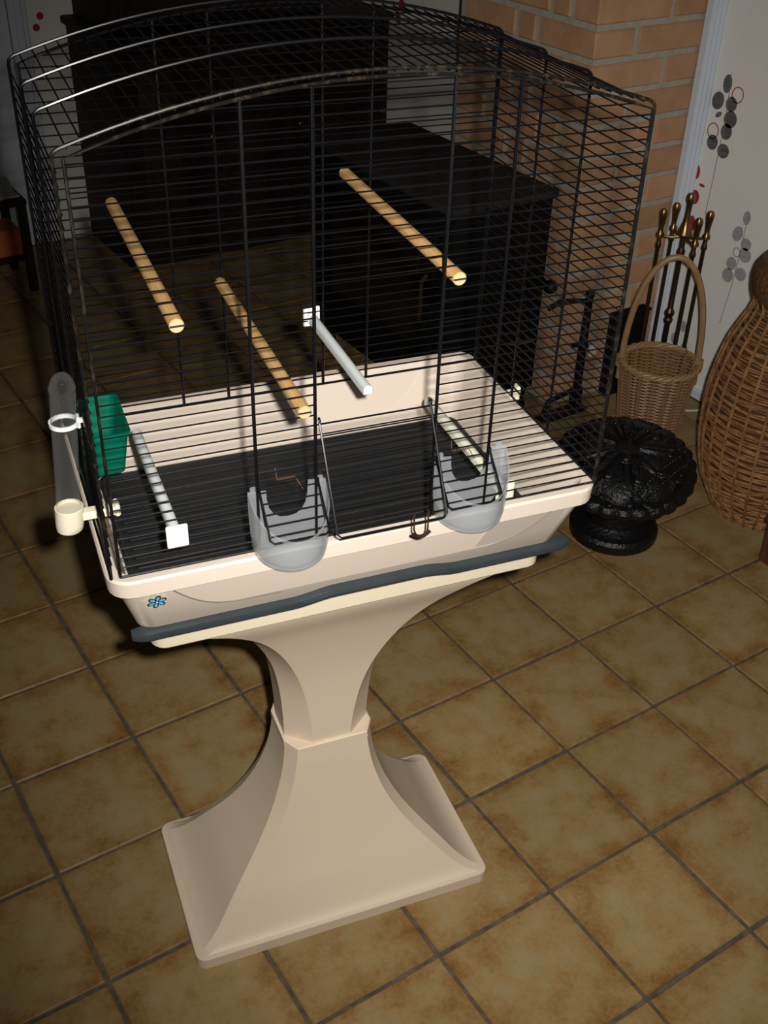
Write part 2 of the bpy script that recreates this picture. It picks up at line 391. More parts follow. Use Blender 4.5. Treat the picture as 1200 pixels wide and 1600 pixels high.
bm = new(); rings(bm, [rrect(.2465, .1485, .016, .6485), rrect(.2485, .1505, .018, .651), rrect(.2490, .151, .018, .676), rrect(.243, .145, .018, .6785)])
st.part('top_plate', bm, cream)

# ================================================================= birdcage
cg = Local('birdcage', 'black wire birdcage with domed roof and beige tray, on the pedestal stand', 'birdcage', (0, 0, 0.678))
ZR = 0.786
# tray
bm = new()
rings(bm, [rrect(.250, .148, .02, .680), rrect(.263, .158, .022, .690), rrect(.283, .1845, .024, .764), rrect(.2905, .192, .026, .7645), rrect(.2915, .193, .026, .783), rrect(.2895, .191, .025, .786),
           rrect(.279, .1805, .020, .786), rrect(.276, .178, .02, .780), rrect(.259, .155, .016, .700), rrect(.250, .146, .016, .696)], cap1=True)
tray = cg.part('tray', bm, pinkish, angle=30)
def fy(z): return -(0.158+(0.1845-0.158)*(z-.690)/(.764-.690))      # front face of the tray
def by(z): return 0.155+(0.178-0.155)*(z-.700)/(.780-.700)           # inner face of the back
# raised panel mouldings, front and inside back
def raised(curve_l, curve_r, z_top, yfun, off, name):
    pl = [Vector((x, yfun(z)+off, z)) for x, z in curve_l]; pr_ = [Vector((x, yfun(z)+off, z)) for x, z in curve_r]
    bm = new(); n = len(pl)
    A = [bm.verts.new(p) for p in pl]; B = [bm.verts.new(p) for p in pr_]
    for i in range(n-1): bm.faces.new((A[i], B[i], B[i+1], A[i+1]))
    bmesh.ops.recalc_face_normals(bm, faces=bm.faces)
    ext = bmesh.ops.extrude_face_region(bm, geom=list(bm.faces))
    bmesh.ops.translate(bm, verts=[v for v in ext['geom'] if isinstance(v, bmesh.types.BMVert)], vec=(0, -off*2.5, 0))
    return cg.part(name, bm, pinkish, tray)
cl_ = [(-.228, .7643), (-.2255, .7605), (-.221, .7545), (-.2145, .747), (-.206, .738), (-.196, .7295), (-.185, .7225), (-.174, .7175), (-.155, .713)]
cr_ = [(.236, .7643), (.233, .7605), (.2285, .7545), (.222, .747), (.2135, .738), (.2035, .7295), (.1925, .7225), (.1815, .7175), (.16, .713)]
raised(cl_, cr_, .764, fy, -.0016, 'raised_panel')
raised([(x*1.0, z+.012) for x, z in [(-.228, .7643), (-.2255, .7605), (-.221, .7545), (-.2145, .747), (-.206, .738), (-.196, .7295), (-.185, .7225), (-.174, .7175), (-.155, .713)]],
       [(x*0.9, z+.012) for x, z in cr_], .776, by, -.0014, 'raised_panel')
for pts_, yf_, o_ in ((cl_, fy, -.0022), (cr_, fy, -.0022)):  # panel edge line drawn by thin tubes, its darkness put into their colour
    bm = new(); tube(bm, [(x, yf_(z)+o_, z) for x, z in pts_]+([(-.10, yf_(.711)+o_, .711)] if pts_ is cl_ else []), .0007, 5); cg.part('dark_edge_line', bm, line_m, tray)
# flower sticker and its glue residue, tape
def flat(pts, th=0.0006, dy=0.0):
    bm = new(); n = len(pts)
    rings(bm, [[Vector((x, fy(z)-dy, z)) for x, z in pts], [Vector((x, fy(z)-dy-th, z)) for x, z in pts]]); return bm
fx, fz = -.2420, .7415
def flower(k, r0, r1):
    return [(fx+(r0+(r1-r0)*abs(math.cos(3*a))**.7)*k*math.cos(a+.35), fz+(r0+(r1-r0)*abs(math.cos(3*a))**.7)*k*math.sin(a+.35)) for a in [2*PI*i/72 for i in range(72)]]
residue_o = cg.part('glue_patch', flat([(fx-.0015+(.0125+.0012*math.sin(5*a)+.0008*math.sin(9*a))*math.cos(a), fz+.002+(.0125+.001*math.sin(4*a))*math.sin(a)) for a in [2*PI*i/40 for i in range(40)]], .0004), residue, tray)
tag(residue_o, 'crinkled beige glue patch behind the blue flower')
fl1 = cg.part('flower_sticker', flat(flower(1.0, .0052, .0112), .0004, .0005), ink, tray); tag(fl1, 'small blue flower sticker with black outline')
for k in range(6):
    a = 2*PI*k/6+.35; bm = flat([(fx+.0060*math.cos(a)+.0033*math.cos(t)*math.cos(a)-.0017*math.sin(t)*math.sin(a), fz+.0060*math.sin(a)+.0033*math.cos(t)*math.sin(a)+.0017*math.sin(t)*math.cos(a)) for t in [2*PI*i/14 for i in range(14)]], .0003, .001)
    # petals are printed on the sticker, so they are joined to it below
    if k == 0: pet = bm
    else:
        me = bpy.data.meshes.new('tmp'); bm.to_mesh(me); bm.free(); pet.from_mesh(me); bpy.data.meshes.remove(me)
tag(cg.part('petals', pet, blue_m, tray), 'blue petals of the flower sticker')
cg.part('sticker_centre', flat([(fx+.0012*math.cos(t), fz+.0012*math.sin(t)) for t in [2*PI*i/10 for i in range(10)]], .0003, .0013), white_p, tray)
tp = cg.part('tape', flat([(.1405, .7165), (.222, .719), (.245, .7235), (.252, .762), (.1560, .762)], .0004, .0017), tape_m, tray); tag(tp, 'clear tape strip on the front right of the tray')
bm = new(); bx(bm, .2850, .2990, .036, .056, .779, .7905, .002, 1); bx(bm, .2955, .3020, .040, .052, .786, .801, .003, 2)
cg.part('latch_clip', bm, ivory, tray)
# pull-out pan with front handle
bm = new()
rings(bm, [rrect(.2565, .1525, .014, .6975), rrect(.2565, .1525, .014, .7025), rrect(.2525, .1485, .012, .7035), rrect(.2495, .1455, .012, .7008)])
for q in range(15):
    y = -.135+q*.0193; bx(bm, -.243, .243, y-.0022, y+.0022, .6990, .7022, .0008, 1)
drawer = cg.part('pull_out_pan', bm, pan_m)
loops = []
NS = 70
def sst(a, b, x):
    t = max(0, min(1, (x-a)/(b-a))); return t*t*(3-2*t)
for i in range(NS+1):
    x = -.271+i*(.549/NS)
    mid = sst(-.085, -.035, x)*(1-sst(.075, .125, x))          # raised grip in the middle
    end = 1-0.35*max(0, (abs(x-.0035)-.262)/.013)
    zc = .6842+.0085*mid; h = .0080*end; out = (.0155+.004*mid)*end
    y0 = -.1520
    prof = [(y0, zc+h), (y0-out*.55, zc+h*.95), (y0-out*.9, zc+h*.55), (y0-out, zc), (y0-out*.92, zc-h*.6), (y0-out*.6, zc-h), (y0, zc-h)]
    loops.append([Vector((x, y, z)) for y, z in prof])
bm = new(); rings(bm, loops); cg.part('handle', bm, slate, drawer)

# wires
wire_cache = {}
def wire(parent, axis, p, L, r=.00086, m=black_wire, name='wire'):
    key = (axis, round(L, 4), r, m.name)
    if key not in wire_cache:
        bm = new(); d = {'x': (1, 0, 0), 'y': (0, 1, 0), 'z': (0, 0, 1)}[axis]
        tube(bm, [(-d[0]*L/2, -d[1]*L/2, -d[2]*L/2), (d[0]*L/2, d[1]*L/2, d[2]*L/2)], r, 6)
        o = obj(name, bm, m, parent, True, 60); wire_cache[key] = o.data
    else: o = obj(name, None, None, parent, mesh=wire_cache[key])
    o.location = Vector(p)-cg.b
    return o
XL, XR, YF, YB = -.277, .285, -.184, .152
HX = .2865
def arcz(x, top=1.2705, sh=1.2225): return top-(top-sh)*(abs(x-.004)/.281)**2
def archz(x): return 1.2765-(1.2765-1.2290)*(abs(x)/HX)**2
XS = [XL+(XR-XL)*i/24 for i in range(25)]
# front panel
bm = new()
path = [(XL, YF, .789)]+[(x, YF, arcz(x)) for x in XS]+[(XR, YF, .789)]
tube(bm, path, .0017, 8); tube(bm, [(XL, YF, .789), (XR, YF, .789)], .0015, 6)
front = cg.part('front_panel', bm, worn_wire)
BARS = (-.128, -.0640, .0712, .1380)
for x, zb in zip(BARS, (.868, .826, .862, .862)):
    z1 = arcz(x); zb = .789
    wire(front, 'z', (x, YF-.002, (zb+z1)/2), z1-zb, .00185, black_wire, 'bar')
DZ = .0119; zlev = [1.2175-DZ*k for k in range(-4, 36)]
for z in zlev:
    if z > 1.2215:
        hw = .281*math.sqrt(max(0, (1.2705-z)/(1.2705-1.2225)))-.004
        if hw < .05: continue
        wire(front, 'x', (.004, YF, z), round(2*hw, 4))
    elif z > 1.078: wire(front, 'x', ((XL+XR)/2, YF, z), XR-XL)
    elif z > .938:      # the door opening between the two middle bars
        wire(front, 'x', ((XL+BARS[1]+.001)/2, YF, z), BARS[1]+.001-XL); wire(front, 'x', ((XR+BARS[2]-.001)/2, YF, z), XR-BARS[2]+.001)
    elif z > .872: wire(front, 'x', ((XL+XR)/2, YF, z), XR-XL)
    elif z > .792:
        wire(front, 'x', ((XL+BARS[0])/2, YF, z), BARS[0]-XL); wire(front, 'x', ((XR+BARS[3])/2, YF, z), XR-BARS[3])
        wire(front, 'x', ((BARS[1]+BARS[2])/2, YF, z), BARS[2]-BARS[1])
# back panel
bm = new(); path = [(XL, YB, .789)]+[(x, YB, arcz(x)) for x in XS]+[(XR, YB, .789)]
tube(bm, path, .0017, 8); tube(bm, [(XL, YB, .789), (XR, YB, .789)], .0015, 6)
back = cg.part('back_panel', bm, black_wire)
for x in (-.133, -.073, .0585, .1206): wire(back, 'z', (x, YB+.002, (.789+arcz(x))/2), arcz(x)-.789, .0016, black_wire, 'bar')
for z in zlev:
    if z > 1.2215:
        hw = .281*math.sqrt(max(0, (1.2705-z)/(1.2705-1.2225)))-.004
        if hw < .05: continue
        wire(back, 'x', (.004, YB, z), round(2*hw, 4))
    elif z > .792: wire(back, 'x', ((XL+XR)/2, YB, z), XR-XL)
# hood: the two sides and the roof in one sheet of front-to-back wires on four arches
bm = new(); tube(bm, [(-HX, YF, .789), (-HX, YB, .789)], .0014, 6); tube(bm, [(-HX, YB, .789), (HX, YB, .789)], .0014, 6); tube(bm, [(HX, YF, .789), (HX, YB, .789)], .0014, 6)
hood = cg.part('side_and_roof_panel', bm, black_wire)
AY = (-.184, -.062, .038, .150)
for i, y in enumerate(AY):
    bm = new(); pts = [(-HX, y, .789), (-HX, y, 1.10), (-HX, y, 1.2235), (-HX+.0009, y, 1.2270), (-HX+.0033, y, 1.2292), (-HX+.0065, y, archz(-HX+.0065))]
    pts += [(x, y, archz(x)) for x in [-.26+.52*k/22 for k in range(23)]]
    pts += [(-p[0], p[1], p[2]) for p in reversed(pts[:6])]
    tube(bm, pts, .0018, 8); cg.part('arch', bm, worn_wire if i == 0 else black_wire, hood)
YM, YL = (AY[0]+AY[3])/2, AY[3]-AY[0]
for s in (-1, 1):
    for k in range(35):
        wire(hood, 'y', (s*(HX-.0022), YM, 1.2115-DZ*k), YL)
nroof = 43
for k in range(nroof):
    x = -.2735+.547*k/(nroof-1); wire(hood, 'y', (x, YM, archz(x)-.0026), YL)

# open centre door and the two feeder hatches, tilted outwards on their top edge
def flap(name, x0, x1, ztop, length, ang, nw, label):
    ca, sa = math.cos(ang), math.sin(ang)
    def P(x, t): return Vector((x, YF-.0035-t*sa, ztop-t*ca))
    bm = new()
    r = .004
    loop = [P(x0, 0), P(x0, length-r), P(x0+r, length), P(x1-r, length), P(x1, length-r), P(x1, 0)]
    tube(bm, loop, .0013, 6)
    for x in (x0, x1):    # eyelets hooked round the cage wire
        tube(bm, [P(x, 0)+Vector((0, .0028*math.cos(a)-.001, .0028*math.sin(a))) for a in [2*PI*i/8 for i in range(8)]], .0009, 5, True)
    o = cg.part(name, bm, black_wire); tag(o, label)
    for k in range(nw):
        bm = new(); t = length*(k+.35)/nw
        tube(bm, [P(x0, t), P(x1, t)], .00085, 6); cg.part('wire', bm, black_wire, o)
    return o, P
door, PD = flap('door', -.0605, .0630, .9395, .124, math.radians(29.5), 10, 'middle wire door tilted outwards')
bm = new()   # latch: two rods and a coiled loop under the door
p = PD(.0240, .124); q_ = PD(.0400, .124)
tube(bm, [p+Vector((0, 0, .014)), p+Vector((0, -.001, -.008)), p+Vector((.002, -.003, -.0135))], .0010, 6)
tube(bm, [q_+Vector((0, 0, .014)), q_+Vector((0, -.001, -.008)), q_+Vector((-.002, -.003, -.0135))], .0010, 6)
tube(bm, [p+Vector((-.002+.020*i/12, -.003, -.0115-.005*math.sin(PI*i/12))) for i in range(13)], .0020, 8)
cg.part('latch', bm, mat('dark_bronze', (.10, .065, .04), .3, metal=.8), door)
h1, P1 = flap('hatch', -.1265, -.0625, .868, .059, math.radians(45), 5, 'feeder hatch in front of the left cup')
h2, P2 = flap('hatch', .0735, .1385, .866, .059, math.radians(47), 5, 'feeder hatch in front of the right cup')
for h, x, z in ((h1, -.0945, .8705), (h2, .106, .868)):
    bm = new()
    tube(bm, [(x-.010+.020*i/64, YF+.004+.0018*math.cos(i*PI/4*1.0), z+.0018*math.sin(i*PI/4)) for i in range(65)], .0006, 4)
    tube(bm, [(x-.010, YF+.004, z), (x-.012, YF+.004, z+.016)], .0006, 4); tube(bm, [(x+.010, YF+.004, z), (x+.017, YF+.001, z-.014)], .0006, 4)
    cg.part('spring', bm, twig, h)

# ---------------------------------------------------------------- perches, cups, drinker
def wood_perch(x, z, label):
    t = Local('wooden_perch', label, 'perch', (x, 0, z), 'wooden perches in the cage')
    R_ = .0072; y0, y1 = YF-.0045, YB+.004
    bm = new()
    n = 16
    prof = [(y0, R_*.88), (y0+.0008, R_), (y1-.0008, R_), (y1, R_*.88)]
    rings(bm, [[Vector((x+r*math.cos(2*PI*k/n), y, z+r*math.sin(2*PI*k/n))) for k in range(n)] for y, r in prof])
    t.part('rod', bm, wood)
    bm = new(); rings(bm, [[Vector((x+r*math.cos(2*PI*k/n), y, z+r*math.sin(2*PI*k/n))) for k in range(n)] for y, r in ((y0-.0004, R_*.86), (y0+.0002, R_*.9))])
    tag(t.part('cut_end', bm, wood_end), 'pale cut end of the perch')
    bm = new(); bx(bm, x-R_*.93, x+R_*.93, y0-.0008, y0+.008, z-.0010, z+.0010); 
    tag(t.part('slot', bm, ink, smooth=False), 'dark slot that clips on a cage wire')
wood_perch(-.1970, 1.0640, 'wooden perch high on the left side of the cage')
wood_perch(-.0755, .9510, 'lowest wooden perch, left of centre in the cage')
wood_perch(.0875, 1.0735, 'wooden perch high on the right side of the cage')
def clip_perch(x, z, yc, ye, m, label, size=(.0115, .0135), inside=1):
    t = Local('plastic_perch', label, 'perch', (x, yc, z))
    bm = new(); sx, sz = size
    d = 1 if ye > yc else -1
    bx(bm, x-sx, x+sx, min(yc-d*.0045, yc-d*.0005), max(yc-d*.0045, yc-d*.0005), z-sz, z+sz, .0018, 2)
    bx(bm, x-sx*.75, x+sx*.75, min(yc-d*.0065, yc-d*.0040), max(yc-d*.0065, yc-d*.0040), z-sz*.7, z+sz*.55, .001, 2)
    t.part('clip', bm, white_p if m is not aged_p else aged_p)
    bm = new(); w = .0058
    prof = [(-w, -w), (w, -w), (w, 0)]+[(w*math.cos(a), w*math.sin(a)) for a in [PI*k/8 for k in range(1, 8)]]+[(-w, 0)]
    rings(bm, [[Vector((x+a*f, y, z+b*f)) for a, b in prof] for y, f in ((yc-d*.001, 1), (ye-d*.001, 1), (ye, .85))])
    t.part('bar', bm, m)
    bm = new(); bx(bm, x-.0066, x+.0066, min(yc+d*.0005, yc+d*.006), max(yc+d*.0005, yc+d*.006), z-.0066, z+.0066, .001, 1); t.part('collar', bm, white_p if m is not aged_p else aged_p)
clip_perch(-.2150, .8300, YF-.001, .032, pale_p, 'white plastic perch clipped to the front wires at the left')
clip_perch(.0430, .8890, YB+.001, -.058, pale_p, 'pale grey plastic perch clipped to the back wires')
clip_perch(.1700, .7960, YF+.010, .052, aged_p, 'yellowed plastic perch low at the right, behind the feeding cup')

def cup(x0, label):
    t = Local('feeding_cup', label, 'cup', (x0, YF, .784), 'clear feeding cups')
    w = .0435; bm = new(); th = .0016
    yb = YF-.0008
    n = 20
    def ring(r, z, inset=0.0, rim=False):
        out = []
        for k in range(n+1):
            a = PI*k/n
            y = yb-.002-r*1.12*math.sin(a)
            zz = z if not rim else z-.040*(math.sin(a)**.8)
            out.append(Vector((x0-r*math.cos(a), y, zz)))
        return out
    bot, rim = .784, .866
    outer = [ring(w*.80, bot), ring(w*.90, bot+.003), ring(w*.955, bot+.014), ring(w*.98, bot+.034), ring(w, rim, rim=True)]
    inner = [ring(w-th, rim, rim=True), ring(w*.98-th, bot+.034), ring(w*.955-th, bot+.015), ring(w*.88-th, bot+.0045), ring(w*.78-th, bot+.003)]
    rings(bm, outer+inner, closed=False, cap0=False, cap1=False)
    V = bm.verts; 
    fb = [v for v in bm.verts]
    # bottom plates
    bm.faces.new([bm.verts.new(p) for p in outer[0]]); bm.faces.new([bm.verts.new(p) for p in inner[-1]])
    t.part('scoop', bm, frosted)
    # back wall with its U-shaped cut
    bm = new(); L_ = []; R2 = []
    cut = [(-.0235, .864), (-.0232, .853), (-.0210, .842), (-.0160, .8330), (-.009, .828), (0, .8265), (.009, .828), (.0150, .8325), (.0195, .841), (.0215, .852), (.0225, .868)]
    low_ = [(-w, .866), (-w, .852), (-w*.99, .83), (-w*.97, .81), (-w*.6, .786), (0, .786), (w*.6, .786), (w*.97, .81), (w*.99, .83), (w, .852), (w, .866)]
    A = [bm.verts.new((x0+x, yb, z)) for x, z in cut]; B = [bm.verts.new((x0+x, yb, z)) for x, z in low_]
    A2 = [bm.verts.new((x0+x, yb-th, z)) for x, z in cut]; B2 = [bm.verts.new((x0+x, yb-th, z)) for x, z in low_]
    for i in range(10):
        bm.faces.new((A[i], A[i+1], B[i+1], B[i])); bm.faces.new((A2[i+1], A2[i], B2[i], B2[i+1]))
        bm.faces.new((A[i+1], A[i], A2[i], A2[i+1])); bm.faces.new((B[i], B[i+1], B2[i+1], B2[i]))
    bm.faces.new((A[0], B[0], B2[0], A2[0])); bm.faces.new((B[10], A[10], A2[10], B2[10]))
    t.part('back_wall', bm, frosted)
    bm = new(); 
    for s in (-1, 1): bx(bm, x0+s*.036-.004, x0+s*.036+.004, yb, yb+.0045, .858, .869, .0012, 1)
    t.part('hook', bm, frosted)
cup(-.0950, 'frosted clear feeding cup behind the left hatch')
cup(.1165, 'frosted clear feeding cup behind the right hatch')

wt = Local('water_drinker', 'clear tube drinker with cream base, hung outside the left of the cage', 'drinker', (-.3145, -.1, .803))
def tilt(z): return -.3145+(z-.803)/(.985-.803)*.0150
bm = new(); n = 20
prof = [(.0131, .830), (.0131, .86), (.0131, .90), (.0131, .94), (.0131, .970), (.0137, .9712), (.0137, .9732), (.0128, .9745), (.0112, .981), (.0078, .986), (.0035, .9885)]
rings(bm, [[Vector((tilt(z)+r*math.cos(2*PI*k/n), -.1+r*math.sin(2*PI*k/n), z)) for k in range(n)] for r, z in prof], cap0=False)
wt.part('tube', bm, clear)
bm = new(); prof = [(.0128, .803), (.0142, .8045), (.0152, .812), (.0153, .8315), (.0147, .8320), (.0138, .8315), (.0136, .829)]
rings(bm, [[Vector((tilt(z)+r*math.cos(2*PI*k/n), -.1+r*math.sin(2*PI*k/n), z)) for k in range(n)] for r, z in prof])
bx(bm, tilt(.82)+.012, -.2625, -.1065, -.0935, .8135, .8235, .0015, 1); bx(bm, -.2660, -.2600, -.1085, -.0915, .8120, .8270, .002, 1)
tag(wt.part('base', bm, ivory), 'cream base with drinking spout through the wires')
bm = new(); zc = .9330
R4 = [(.0134, -.0022), (.0152, -.0022), (.0152, .0022), (.0134, .0022)]
rings(bm, [[Vector((tilt(zc)+r*math.cos(2*PI*k/28), -.1+r*math.sin(2*PI*k/28), zc+h)) for k in range(28)] for r, h in R4], wrap=True)
bx(bm, -.2915, -.2880, -.1060, -.0940, zc-.007, zc+.006, .0012, 1); bx(bm, -.2850, -.2815, -.1060, -.0940, zc-.007, zc+.006, .0012, 1); bx(bm, -.290, -.283, -.102, -.098, zc-.002, zc+.002)
tag(wt.part('holder_ring', bm, white_p), 'white holder ring clipped to the wires')

gt = Local('green_box', 'open green plastic box in the back left corner of the cage', 'box', (-.250, .08, .774))
bm = new()
def tr(x0, x1, y0, y1, z, r): 
    return rrect((x1-x0)/2, (y1-y0)/2, r, z, 4, cx=(x0+x1)/2, cy=(y0+y1)/2)
rings(bm, [tr(-.274, -.2315, .040, .120, .774, .008), tr(-.278, -.2240, .032, .130, .826, .009), tr(-.280, -.2210, .029, .133, .828, .009), tr(-.280, -.2210, .029, .133, .833, .009),
           tr(-.277, -.2245, .033, .129, .833, .009), tr(-.2720, -.2340, .043, .117, .777, .008)])
gt.part('shell', bm, green)
bm = new(); bx(bm, -.2835, -.2790, .06, .10, .826, .846, .001, 1); gt.part('hanger', bm, green)

# ================================================================= fireside things
# footed ornament of black cast metal
U = Vector((.762, .252, 0))
ut = thing('cast_iron_ornament', 'black cast-metal footed ornament with leafy relief, on the floor by the wicker basket', 'ornament', U)
bm = new()
lathe(bm, [(.094, 0), (.100, .006), (.101, .026), (.095, .034), (.080, .038), (.068, .050), (.066, .085), (.085, .128)], 72, mod=lambda i, a: 1+(.016*abs(math.sin(18*a)) if 0 < i < 4 else 0))
obj('fluted_foot', bm, iron, ut)
bm = new()
def scal(i, a): return 1+(.040*abs(math.sin(13*a)) if 1 <= i <= 5 else 0)
lathe(bm, [(.070, .090), (.108, .106), (.136, .124), (.147, .142), (.146, .160), (.138, .170), (.122, .172)], 130, mod=scal)
obj('scalloped_rim', bm, iron, ut)
bm = new(); lathe(bm, [(.130, .160), (.126, .178), (.112, .198), (.088, .212), (.052, .221), (.014, .224)], 48, mod=lambda i, a: 1+.03*math.cos(8*a)); obj('domed_top', bm, iron, ut)
def dz(rr): return .224-.050*(rr/.13)**2.4
random.seed(5)
bm = new()
for k in range(150):     # crusted relief of small bosses
    rr = .138*math.sqrt(random.uniform(.05, 1)); a = random.uniform(0, 2*PI); r = random.uniform(.004, .011)
    q = bmesh.ops.create_icosphere(bm, subdivisions=2, radius=r)
    sx, sy, th = random.uniform(.7, 1.6), random.uniform(.6, 1.1), random.uniform(0, PI)
    for v in q['verts']:
        x, y, z = v.co.x*sx, v.co.y*sy, v.co.z*.6
        v.co = Vector((rr*math.cos(a)+x*math.cos(th)-y*math.sin(th), rr*math.sin(a)+x*math.sin(th)+y*math.cos(th), dz(rr)+z))
tag(obj('relief_boss', bm, iron, ut), kind='stuff')
for k in range(8):     # raised leaves on the dome
    a = 2*PI*k/8+.2; bm = new(); loops = []
    for i in range(7):
        t = i/6; r = .025+.100*t; wd = .003+.022*math.sin(PI*min(1, t*.85+.08)); z = dz(r)+.003
        c, s_ = math.cos(a), math.sin(a)
        loops.append([Vector((c*r-s_*q*wd, s_*r+c*q*wd, z+h)) for q, h in ((-1, -.006), (-.55, .006), (-.1, .003), (0, .009), (.1, .003), (.55, .006), (1, -.006))])
    rings(bm, loops); obj('leaf_relief', bm, iron, ut)
for k, (r0, a) in enumerate(((.085, -1.35), (.105, -1.35), (.075, .6), (.085, 2.4))):   # beaded ribs across the top
    bm = new(); c, s_ = math.cos(a), math.sin(a)
    for i in range(17):
        t = -1+2*i/16; x, y = c*r0-s_*t*.07, s_*r0+c*t*.07
        q = bmesh.ops.create_icosphere(bm, subdivisions=2, radius=.0044); bmesh.ops.translate(bm, verts=q['verts'], vec=(x, y, dz(min(.14, math.hypot(x, y)))+.008))
    tag(obj('beaded_rib', bm, iron, ut), kind='stuff')
for x, y, r in ((-.035, -.075, .013), (.02, -.085, .012), (-.075, -.03, .013), (.07, -.055, .012), (-.02, -.02, .014), (.08, .0, .013), (.05, .06, .014)):
    z = dz(math.hypot(x, y))+.006
    bm = new(); q = bmesh.ops.create_uvsphere(bm, u_segments=14, v_segments=8, radius=r)
    for v in q['verts']: v.co.z *= .6
    bmesh.ops.translate(bm, verts=bm.verts, vec=(x, y, z)); tube(bm, [(x+r*1.25*math.cos(2*PI*i/16), y+r*1.25*math.sin(2*PI*i/16), z-.001) for i in range(16)], .0022, 5, True)
    obj('rosette', bm, iron, ut)

tl_ = Matrix.Translation((0, 0, .155)) @ Matrix.Rotation(math.radians(13), 4, Vector((.67, -.74, 0))) @ Matrix.Diagonal((1.07, 1.07, .78, 1)) @ Matrix.Translation((.014, .012, -.135))
for ch in ut.children:
    if ch.name.split('.')[0] != 'fluted_foot': ch.matrix_local = tl_

# wicker basket with hoop handle
Bk = Vector((1.166, .560, 0))
bt = thing('wicker_basket', 'tan wicker basket with tall hoop handle, behind the black ornament', 'basket', Bk)
def prof_r(tab, z):
    for (z0, r0), (z1, r1) in zip(tab, tab[1:]):
        if z <= z1: return r0+(r1-r0)*(z-z0)/(z1-z0)
    return tab[-1][1]
btab = [(0, .076), (.10, .086), (.205, .098)]
bm = new(); bm2 = new()
lathe(bm, [(.070, .004), (.072, .010), (.0, .0101)][:2], 24); obj('bottom', bm, basket_s, bt)
NSTK = 18
for k in range(NSTK):
    a = 2*PI*k/NSTK; bm = new()
    for d in (-.034, .034):
        tube(bm, [((prof_r(btab, z)+.0030)*math.cos(a+d), (prof_r(btab, z)+.0030)*math.sin(a+d), z) for z in (.002, .07, .14, .203)], .0031, 6)
    obj('stake', bm, basket_s, bt)
bm = new(); rows = 42
for i in range(rows):
    z = .006+.194*i/(rows-1); r = prof_r(btab, z); ph = PI*(i % 2)
    tube(bm, [((r+.0042*math.cos(NSTK/2*2*PI*q/72+ph))*math.cos(2*PI*q/72), (r+.0042*math.cos(NSTK/2*2*PI*q/72+ph))*math.sin(2*PI*q/72), z) for q in range(72)], .0021, 4, True)
tag(obj('weave', bm, basket_m, bt), kind='stuff')
for q in range(3):
    bm = new(); tube(bm, [((.099+.0045*math.cos(9*2*PI*i/108+q*2*PI/3))*math.cos(2*PI*i/108), (.099+.0045*math.cos(9*2*PI*i/108+q*2*PI/3))*math.sin(2*PI*i/108), .206+.0045*math.sin(9*2*PI*i/108+q*2*PI/3)) for i in range(108)], .0048, 6, True)
    obj('rim_strand', bm, cane, bt)
va = Vector((.753, -.658, 0))  # direction across the view
bm = new(); pts = []
for i in range(33):
    a = PI*i/32; hx = .0965*math.cos(a); hz = .205+.285*abs(math.sin(a))**.9
    if i in (0, 32): hz = .15
    pts.append(va*hx+Vector((0, 0, hz)))
tube(bm, pts, .0082, 8); obj('hoop_handle', bm, cane, bt)
for s in (-1, 1):
    bm = new()
    tube(bm, [va*(s*.0975)+Vector((.012*math.cos(i*PI/5), .012*math.sin(i*PI/5), .185+.035*i/40)) for i in range(41)], .0032, 5); obj('binding', bm, cane, bt)

# tall wicker jar
V0 = Vector((1.128, .150, 0))
vt = thing('wicker_jar', 'large brown wicker jar with narrow neck, standing at the right edge', 'jar', V0)
vtab = [(0, .088), (.02, .102), (.05, .118), (.09, .137), (.15, .153), (.21, .162), (.27, .1635), (.32, .161), (.36, .156), (.40, .148), (.44, .138), (.475, .124), (.505, .110), (.53, .103), (.55, .108)]
bm = new(); lathe(bm, [(r-.007, z) for z, r in vtab], 40); obj('inner_wall', bm, wicker_in, vt)
NV = 26
for k in range(NV):
    a = 2*PI*k/NV; bm = new()
    tube(bm, [((r+.0045)*math.cos(a), (r+.0045)*math.sin(a), z) for z, r in vtab], .0034, 6); obj('stake', bm, wicker_s, vt)
bm = new(); random.seed(11)
rows = 31
for i in range(rows):
    z0 = .008+.530*i/(rows-1); ph = PI*(i % 2)
    for q in range(3):
        zz = z0+.0042*(q-1); pts = []
        off = random.uniform(-.0012, .0012)
        for j in range(NV*4):
            a = 2*PI*j/(NV*4); z = zz+.0012*math.sin(3*a+i*1.7+q)+off; r = prof_r(vtab, max(0, z))+.0016*math.cos(NV/2*a+ph)+.0008*math.sin(11*a+q*2+i)
            pts.append((r*math.cos(a), r*math.sin(a), z))
        tube(bm, pts, .00195, 5, True)
tag(obj('weave', bm, wicker_m, vt), kind='stuff')
bm = new(); lathe(bm, [(.100, .528), (.112, .545), (.119, .565), (.122, .590), (.119, .612), (.108, .629), (.090, .636), (.082, .628), (.080, .560)], 120, mod=lambda i, a: 1+.022*abs(math.sin(20*a+i*.35)))
obj('neck_wrapping', bm, mat('neck_wicker', (0.085, 0.036, 0.015), 0.55, noise=((0.16, 0.075, 0.03), 70, (1, 1, 3)), bump=(160, 1.0)), vt)

